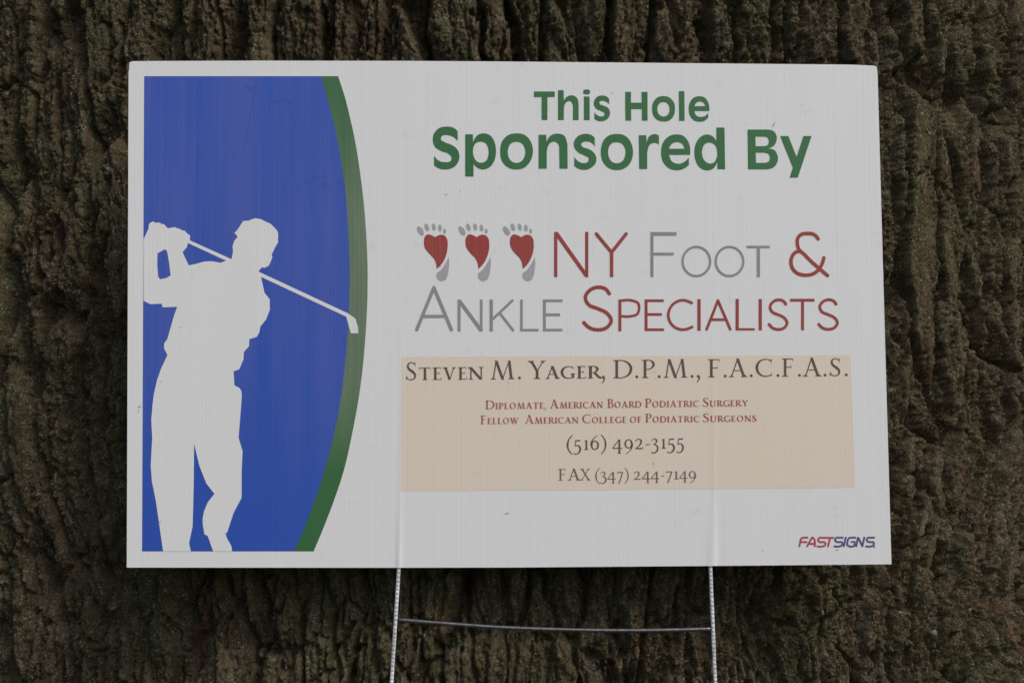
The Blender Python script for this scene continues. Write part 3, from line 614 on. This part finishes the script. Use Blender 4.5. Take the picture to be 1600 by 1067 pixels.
# warped, vertically stretched domain; the bark breaks into shorter lumps towards the foot
low = 1-ss(.30, .62, V)                                    # 1 near the root flare
st_ = .20-.085*low
wu = U+.020*vnoise(U*4, V*1.7, 3)+.009*vnoise(U*13, V*4.5, 4)+.0062*fbm(U*36, V*13, 5, 5, .60)
wv = V+.03*vnoise(U*9, V*5, 8)+.008*fbm(U*40, V*26, 9, 4, .6)
wu = wu+.16*low*U                                          # ridges splay out over the flare
f1, f2, idv = voro(wu/.050, wv/.34, 21)                    # long interlacing ridges
ridge = ss(.02, .24, f2-f1)
fA, fB, id2 = voro(wu/.034+9, wv/.085, 51)                 # shorter blocks, stronger near the foot
lump = ss(.0, .20, fB-fA)
g1, g2, idg = voro(wu/.025+4, wv/.15, 31)
d = .0300*ridge*(1-.45*low)+.010*(idv-.5)*(1-low*.4)+.0070*ss(0, .22, g2-g1)*(1-.5*low)+.006*(idg-.5)+.0110*lump*(.12+.88*low)+.007*(id2-.5)*(.35+low*.65)
cu, cv_ = wu+.004*fbm(U*120, V*80, 61, 3, .6), wv+.006*fbm(U*90, V*60, 66, 3, .6)
f3, f4, id3 = voro(cu/.0145, cv_/.048, 71)                 # scales
d += .0050*(id3-.5)-.0040*np.exp(-((f4-f3)/.10)**2)*(.8+.9*vnoise(wu*20, wv*14, 75))
f5, f6, id5 = voro((cu+.0016*fbm(U*300, V*220, 81, 2))/.0062, (cv_+.002*vnoise(U*260, V*200, 86))/.0135, 91)
msk = ss(-.15, .35, vnoise(U*16, V*11, 95))
d += (.0026*(id5-.5)+.0008*ss(0, .5, f6-f5))*(.35+.9*msk)
d += .0045*fbm(U*34, V*10, 101, 5, .62)+.0027*fbm(U*170, V*95, 131, 4, .78)+.0022*(np.abs(vnoise(U*120+5, V*34, 137))-.3)
jw = U+.012*vnoise(U*9, V*5, 151)+.005*fbm(U*42, V*20, 152, 4, .6)
fur = vnoise(jw*11.5, V*1.9+2, 153); d -= .017*np.exp(-(fur/.080)**2)*ss(-.5, .3, vnoise(U*6, V*5, 155))
d += .008*ss(.1, .5, fur)
d += .010*vnoise(U*4.2+3, V*1.1, 141)+.006*vnoise(U*11, V*3.1, 143)
# fissures, hollows and ribs read off the photograph: (width px, depth mm, points)
GRO = [(5,11,[(38,0),(39,30),(37,70),(28,120),(0,140)]),(6,12,[(175,0),(160,32),(180,50),(186,75),(176,105),(172,160),(178,215)]),(5,10,[(112,45),(110,100),(92,125),(91,155),(107,190),(113,225),(120,265),(118,300)]),
 (4,10,[(335,0),(338,40),(338,90)]),(5,8,[(275,8),(250,45),(248,90)]),(7,11,[(24,150),(22,215),(19,292),(22,324),(6,394)]),(5,9,[(45,279),(41,340),(35,387)]),(8,13,[(118,260),(96,324),(77,365),(80,400),(73,430),(64,451),(48,464)]),
 (9,12,[(180,279),(166,324),(140,365)]),(12,14,[(172,370),(160,410),(166,438),(150,470)]),(5,9,[(41,416),(48,464),(61,496),(51,528)]),(5,8,[(29,540),(35,598),(32,640)]),(6,10,[(92,483),(80,537),(70,579),(67,600),(82,672),(79,717),(82,746),(67,785),(67,830)]),
 (5,11,[(127,611),(138,622),(150,638),(140,672)]),(5,9,[(118,745),(128,765),(135,793)]),(6,12,[(0,757),(22,743),(32,765),(38,785)]),(6,9,[(17,686),(22,729)]),(7,12,[(183,799),(185,840),(183,865),(194,895)]),(6,9,[(196,616),(180,658),(172,700)]),
 (8,13,[(67,800),(66,825),(60,845)]),(6,9,[(8,820),(25,842),(32,865)]),(5,10,[(157,882),(162,900),(180,917)]),(6,12,[(135,862),(110,872),(102,890),(98,907),(85,920)]),(4,8,[(95,1007),(101,1037),(100,1067)]),(4,9,[(215,917),(226,955),(215,978)]),
 (9,13,[(330,880),(326,900),(312,920),(300,935),(294,952)]),(5,11,[(378,930),(372,945),(360,970)]),(4,10,[(268,968),(264,978),(270,992)]),(6,9,[(150,1020),(165,1010),(185,1020)]),
 (4,12,[(415,920),(424,945),(427,970),(433,995),(417,1018),(412,1045)]),(5,11,[(448,937),(444,950),(430,958)]),(6,14,[(553,970),(545,990),(530,1007),(522,1025)]),(5,11,[(566,1008),(556,1028),(552,1052)]),(6,9,[(524,1042),(510,1050),(497,1062)]),(6,10,[(652,905),(655,940),(655,975),(661,1000),(661,1025)]),
 (14,26,[(735,900),(722,935),(712,970),(702,1005),(690,1024),(668,1036),(658,1067)]),(5,12,[(1060,915),(1058,940),(1054,957),(1038,968)]),(4,8,[(1028,970),(1018,978)]),(4,9,[(976,1020),(964,1036),(950,1045)]),
 (9,14,[(1275,880),(1262,905),(1252,925),(1250,945)]),(4,8,[(1262,885),(1267,907),(1255,935)]),(9,15,[(1350,880),(1350,903),(1336,925),(1322,952)]),(9,15,[(1245,977),(1228,997),(1220,1022)]),(4,8,[(1302,885),(1302,930),(1312,945)]),(9,12,[(1580,905),(1570,925),(1560,935)]),
 (9,12,[(1482,1000),(1472,1040),(1465,1067)]),(6,10,[(1215,1067),(1225,1050),(1222,1030)]),(14,17,[(1392,240),(1395,300),(1400,360),(1396,420),(1395,480),(1398,530)]),(4,9,[(1467,281),(1464,317)]),(9,12,[(1512,355),(1500,395),(1500,474),(1503,509)]),
 (5,9,[(1532,290),(1540,320),(1556,345)]),(15,20,[(1575,290),(1574,330),(1570,375)]),(12,19,[(1492,474),(1506,520),(1530,545),(1560,565),(1590,590),(1600,600)]),(8,11,[(1402,535),(1403,570),(1389,598)]),
 (8,14,[(1400,20),(1400,70),(1399,118)]),(13,15,[(1407,118),(1402,170),(1397,205),(1393,250)]),(10,13,[(1492,32),(1480,65),(1475,100),(1469,150),(1465,190),(1466,225),(1478,242)]),(7,12,[(1540,140),(1548,165),(1562,185),(1575,195)]),(5,9,[(1565,85),(1590,70),(1590,130)]),
 (5,8,[(1235,15),(1238,62)]),(8,11,[(1345,55),(1350,75),(1358,98)]),(5,8,[(1530,60),(1526,110),(1533,160),(1530,220)]),(9,14,[(1419,610),(1422,645),(1420,665),(1432,678),(1450,683),(1473,702)]),(8,11,[(1400,570),(1390,600)]),(6,9,[(1391,734),(1422,743)]),(9,12,[(1425,745),(1443,770),(1450,800)]),
 (5,8,[(1487,560),(1490,610),(1486,650)]),(7,10,[(1510,672),(1530,700),(1560,715)]),(9,11,[(1440,820),(1436,850),(1430,880)]),(5,9,[(1600,420),(1590,450),(1594,490)]),
 (4,9,[(507,10),(510,60),(503,82),(520,48)]),(4,10,[(575,38),(570,76),(560,90)]),(6,9,[(665,28),(660,85)]),(5,9,[(733,25),(740,66)]),(4,10,[(801,30),(786,50),(785,85)]),(5,8,[(955,15),(950,70),(958,92)]),(9,12,[(1045,0),(1050,30),(1060,75)]),(6,9,[(1100,28),(1112,75),(1125,98)]),(7,11,[(1160,25),(1170,60),(1182,95)]),(4,8,[(855,20),(852,70)]),(4,8,[(432,10),(428,60)]),(5,9,[(480,20),(470,62)]),(5,8,[(615,15),(618,70)])]
RIB = [(13,8,[(62,0),(60,80),(50,160),(38,260),(34,330),(20,400)]),(11,8,[(140,0),(138,60),(130,140),(135,220)]),(12,9,[(50,580),(45,650),(48,720),(50,790)]),(11,9,[(130,290),(130,330),(108,420),(90,500),(80,560)]),(10,9,[(120,630),(108,660),(100,680)]),(14,10,[(165,820),(170,860),(185,905)]),
 (15,11,[(1462,70),(1455,150),(1452,230),(1448,260)]),(13,10,[(1430,290),(1425,400),(1422,520)]),(11,8,[(1515,90),(1512,200),(1520,290)]),(10,10,[(1470,420),(1482,500),(1492,560),(1480,610)]),(9,12,[(1535,470),(1560,530),(1590,580),(1600,600)]),(9,12,[(1520,700),(1545,722),(1570,745)]),(14,10,[(1440,690),(1445,740),(1460,790)]),(12,8,[(1405,600),(1412,680),(1405,760)]),
 (15,9,[(690,890),(685,930),(680,970)]),(12,8,[(1350,60),(1360,100)]),(12,8,[(600,10),(598,60)]),(11,8,[(1335,0),(1345,40)])]
jx = U+.0035*fbm(U*60, V*45, 161, 3); jz = V+.005*fbm(U*50, V*40, 171, 3)
def seg_field(pts, width):
    P = [bark_uv(*p) for p in pts]; res = np.zeros_like(U); wm = width/1290.0
    for (a, b), (c_, e_) in zip(P[:-1], P[1:]):
        x0, x1 = min(a, c_)-4*wm-.01, max(a, c_)+4*wm+.01; z0_, z1_ = min(b, e_)-4*wm-.01, max(b, e_)+4*wm+.01
        i0, i1 = np.searchsorted(zs, (z0_, z1_)); j0, j1 = np.searchsorted(us, (x0, x1))
        if i1 <= i0 or j1 <= j0: continue
        x, z = jx[i0:i1, j0:j1], jz[i0:i1, j0:j1]; L2 = (c_-a)**2+(e_-b)**2+1e-12
        t = np.clip(((x-a)*(c_-a)+(z-b)*(e_-b))/L2, 0, 1)
        dd = np.hypot(x-a-t*(c_-a), z-b-t*(e_-b)); res[i0:i1, j0:j1] = np.maximum(res[i0:i1, j0:j1], np.exp(-(dd/wm)**2))
    return res
for wd, dep, pts in RIB: d += dep/1000*seg_field(pts, wd)
for wd, dep, pts in GRO: d -= 1.25*dep/1000*seg_field(pts, wd*.7)
# broad hollows (px centre, px radii, depth mm)
for x, y, rx, ry, dep in ((790, 940, 110, 65, 16), (322, 1010, 30, 75, 14), (1573, 345, 16, 45, 10), (1545, 640, 40, 60, 7), (1010, 60, 60, 60, 6), (170, 420, 30, 60, 8), (1130, 70, 60, 45, 6), (1500, 440, 14, 45, 6), (1440, 960, 50, 60, -7), (470, 990, 60, 60, -6), (60, 1000, 80, 60, -8)):
    u0, v0 = bark_uv(x, y); q_ = ((jx-u0)/(rx/1290))**2+((jz-v0)/(ry/1290))**2; d -= dep/1000*np.exp(-q_**1.2)
uL, uR = bark_uv(-8, 500)[0], bark_uv(1612, 500)[0]       # beyond the fine mesh only the big furrows are modelled
coarse = np.maximum(np.maximum(ss(.01, .12, U-uR), ss(.01, .12, uL-U)), np.maximum(ss(1.25, 1.45, V), 1-ss(.08, .20, V)))
plain = .016*(1-np.exp(-(vnoise(U*11+2+.6*vnoise(U*5, V*3, 196), V*1.5, 195)/.16)**2))+.008*vnoise(U*17, V*3.5, 197)-.004
d = d*(1-coarse)+coarse*plain
# keep the bark behind the board
d -= .020; d = np.where(d > .026, .026+(d-.026)*.3, d)
flare = .22*np.exp(-np.clip(V, 0, 9)/.13)+.02*np.clip(1.0-V, 0, 1)*0
fade = ss(.8, 1.2, np.abs(U))                              # the far sides are plainer
rad = R+d-.012+flare*(.5+.5*np.cos(U*5+1.0)*1)
th = U/R
X = rad*np.sin(th); Y = YC-rad*np.cos(th)
nzv, nuv = U.shape
co = np.stack([X, Y-YC, V], -1).reshape(-1, 3).astype(np.float32)
idx = np.arange(nzv*nuv).reshape(nzv, nuv)
quads = np.stack([idx[:-1, :-1], idx[:-1, 1:], idx[1:, 1:], idx[1:, :-1]], -1).reshape(-1, 4).astype(np.int32)
me = bpy.data.meshes.new('trunk'); me.vertices.add(len(co)); me.vertices.foreach_set('co', co.ravel())
me.loops.add(quads.size); me.loops.foreach_set('vertex_index', quads.ravel())
me.polygons.add(len(quads)); me.polygons.foreach_set('loop_start', np.arange(0, quads.size, 4, dtype=np.int32))
me.polygons.foreach_set('use_smooth', np.ones(len(quads), bool)); me.update(calc_edges=True)
# where the outer bark has flaked off and the red inner bark shows
scar = np.zeros_like(U)
for wd, k_, pts in ((7,1,[(325,935),(318,980),(308,1020),(322,1040),(318,1067)]),(10,.7,[(312,985),(308,1030),(300,1067)]),(4,1,[(1172,962),(1160,985),(1145,1010),(1137,1040)]),(5,1,[(1500,730),(1512,775),(1525,800),(1535,830)]),(9,.9,[(1535,935),(1560,960),(1585,1000),(1600,1040)]),(5,.8,[(1480,900),(1495,925),(1503,940)]),
 (5,.9,[(180,660),(172,690),(150,710),(142,735)]),(4,.8,[(153,770),(152,800)]),(5,.8,[(490,40),(488,60)]),(4,.6,[(88,352),(98,358),(96,372)]),(4,.6,[(1520,60),(1525,130),(1518,180)]),(3,.7,[(997,990),(996,1040)]),(5,.6,[(1525,810),(1535,870),(1545,900)]),(3,.6,[(1540,30),(1535,60)]),(4,.5,[(1010,1035),(1002,1060)]),(5,.6,[(238,880),(240,900)])):
    scar = np.maximum(scar, k_*seg_field(pts, wd))
at = me.attributes.new('inner_bark', 'FLOAT', 'POINT'); at.data.foreach_set('value', scar.ravel().astype(np.float32))

mb, nt, b = mat('bark', (.1, .08, .06), .92, 0, .12); k = N(nt)
big = k.noise(k.coord((9, 9, 4)), 1, 5, .6, .4); mid = k.noise(k.coord((55, 55, 26), (4, 1, 2)), 1, 6, .65, .5); fine = k.noise(k.coord((420, 420, 300)), 1, 5, .7)
c = k.ramp(mid, [(.32, (.042, .030, .015)), (.50, (.086, .064, .035)), (.66, (.150, .116, .072))])
c = k.mix(k.ramp(big, [(.46, 0.0), (.62, .65)]), c, (.076, .076, .032))                              # algae film
gn = k.noise(k.coord((26, 26, 18), (8, 3, 5)), 1, 6, .7, .3)
c = k.mix(k.math('MULTIPLY', k.ramp(gn, [(.54, 0.0), (.66, 1.0)]), k.ramp(fine, [(.40, 0.0), (.60, .75)])), c, (.155, .158, .108))   # crusty lichen
c = k.mix(k.ramp(fine, [(.34, .85), (.50, 0.0)]), c, (.024, .019, .012))
rn = k.noise(k.coord((38, 38, 20), (2, 7, 1)), 1, 5, .6)
c = k.mix(k.ramp(rn, [(.58, 0.0), (.72, .55)]), c, (.125, .066, .042))
sp_ = k.noise(k.coord((430, 430, 360), (1, 1, 3)), 1, 3, .6); pat = k.noise(k.coord((90, 90, 60), (6, 1, 3)), 1, 3, .6)
c = k.mix(k.math('MULTIPLY', k.ramp(sp_, [(.55, 0.0), (.64, 1.0)]), k.ramp(pat, [(.36, 0.0), (.58, 1.0)])), c, (.27, .245, .17))       # pale lichen specks
an_ = k.n('ShaderNodeAttribute', attribute_name='inner_bark')
c = k.mix(k.math('MULTIPLY', k.math('MULTIPLY', an_.outputs['Fac'], k.ramp(k.noise(k.coord((150, 150, 60)), 1, 5, .7), [(.40, .1), (.58, 1.0)])), .70), c, (.21, .095, .058))
k.l(c, b.inputs['Base Color'])
vo = k.n('ShaderNodeTexVoronoi', feature='DISTANCE_TO_EDGE'); vo.inputs['Scale'].default_value = 1; k.l(k.coord((330, 330, 240)), vo.inputs['Vector'])
hh = k.math('ADD', k.math('MULTIPLY', fine, 1.0), k.math('MULTIPLY', vo.outputs['Distance'], 1.2))
nb = k.bump(k.noise(k.coord((130, 130, 80)), 1, 8, .75), 1.0, .0024)
k.l(k.bump(hh, 1.0, .0014, nb), b.inputs['Normal'])
me.materials.append(mb)
tree = thing('tree', 'broad old tree trunk with deeply furrowed mossy brown bark behind the sign', 'tree', (0, YC, 0))
tk = bpy.data.objects.new('trunk', me); COL.objects.link(tk); tk.parent = tree

# small pale lichen pads sitting on the bark
ML, nt, b = mat('pale lichen', (.20, .22, .15), .95, 0, .1); k = N(nt)
ln = k.noise(k.coord((900, 900, 900)), 1, 4, .7); k.l(k.ramp(ln, [(.35, (.09, .10, .06)), (.6, (.26, .28, .19))]), b.inputs['Base Color']); k.l(k.bump(ln, .9, .0015), b.inputs['Normal'])
for px_, py_, rx_, rz_ in ((165, 404, 3.6, 6.0), (1442, 216, 3.2, 4.2), (1409, 957, 3.6, 3.2), (132, 550, 3.4, 3.2), (1413, 818, 4, 3), (1456, 985, 6, 5), (1523, 950, 4, 5)):
    u_, v_ = bark_uv(px_, py_); i_, j_ = np.searchsorted(zs, v_), np.searchsorted(us, u_); c0 = co[idx[i_-2:i_+3, j_-2:j_+3].ravel()]; c0 = c0[c0[:, 1].argmin()]
    vs_, fc_ = [], []
    for a_ in range(7):
        ph_ = math.pi/2*a_/6
        for b_ in range(16):
            t_ = 2*math.pi*b_/16; w_ = 1+.14*math.sin(3*t_+px_)+.09*math.sin(7*t_+py_)+.05*math.sin(5*t_+a_)
            vs_.append((float(c0[0]+rx_/1290*math.sin(ph_)*math.cos(t_)*w_), float(c0[1]+.0014-.0034*math.cos(ph_)), float(c0[2]+rz_/1290*math.sin(ph_)*math.sin(t_)*w_)))
    for a_ in range(6):
        for b_ in range(16): q_ = (b_+1) % 16; fc_.append((a_*16+b_, a_*16+q_, (a_+1)*16+q_, (a_+1)*16+b_))
    link_mesh('lichen_pad', vs_, fc_, ML, tree, smooth=True)

# ================================================================== THE GROUND (below the frame)
mg, nt, b = mat('leaf litter and grass', (.09, .09, .05), .95); k = N(nt)
a1 = k.noise(k.coord((3, 3, 3)), 1, 6, .6); a2 = k.noise(k.coord((60, 60, 60)), 1, 4, .7)
c = k.mix(k.ramp(a1, [(.4, 0.0), (.6, 1.0)]), (.10, .085, .05), (.07, .11, .035)); c = k.mix(k.ramp(a2, [(.35, .6), (.6, 0.0)]), c, (.04, .032, .02))
k.l(c, b.inputs['Base Color']); k.l(k.bump(a2, 1, .02), b.inputs['Normal'])
n = 60; gx_ = np.sign(np.linspace(-1, 1, n))*np.abs(np.linspace(-1, 1, n))**2.5*60
vs = [(float(x), float(y), float(.03*vnoise(np.array([x*1.3]), np.array([y*1.3]), 5)[0])) for y in gx_ for x in gx_]
fcs = [(j*n+i, j*n+i+1, (j+1)*n+i+1, (j+1)*n+i) for j in range(n-1) for i in range(n-1)]
gr = link_mesh('ground', vs, fcs, mg, None, smooth=True); gr['kind'] = 'structure'
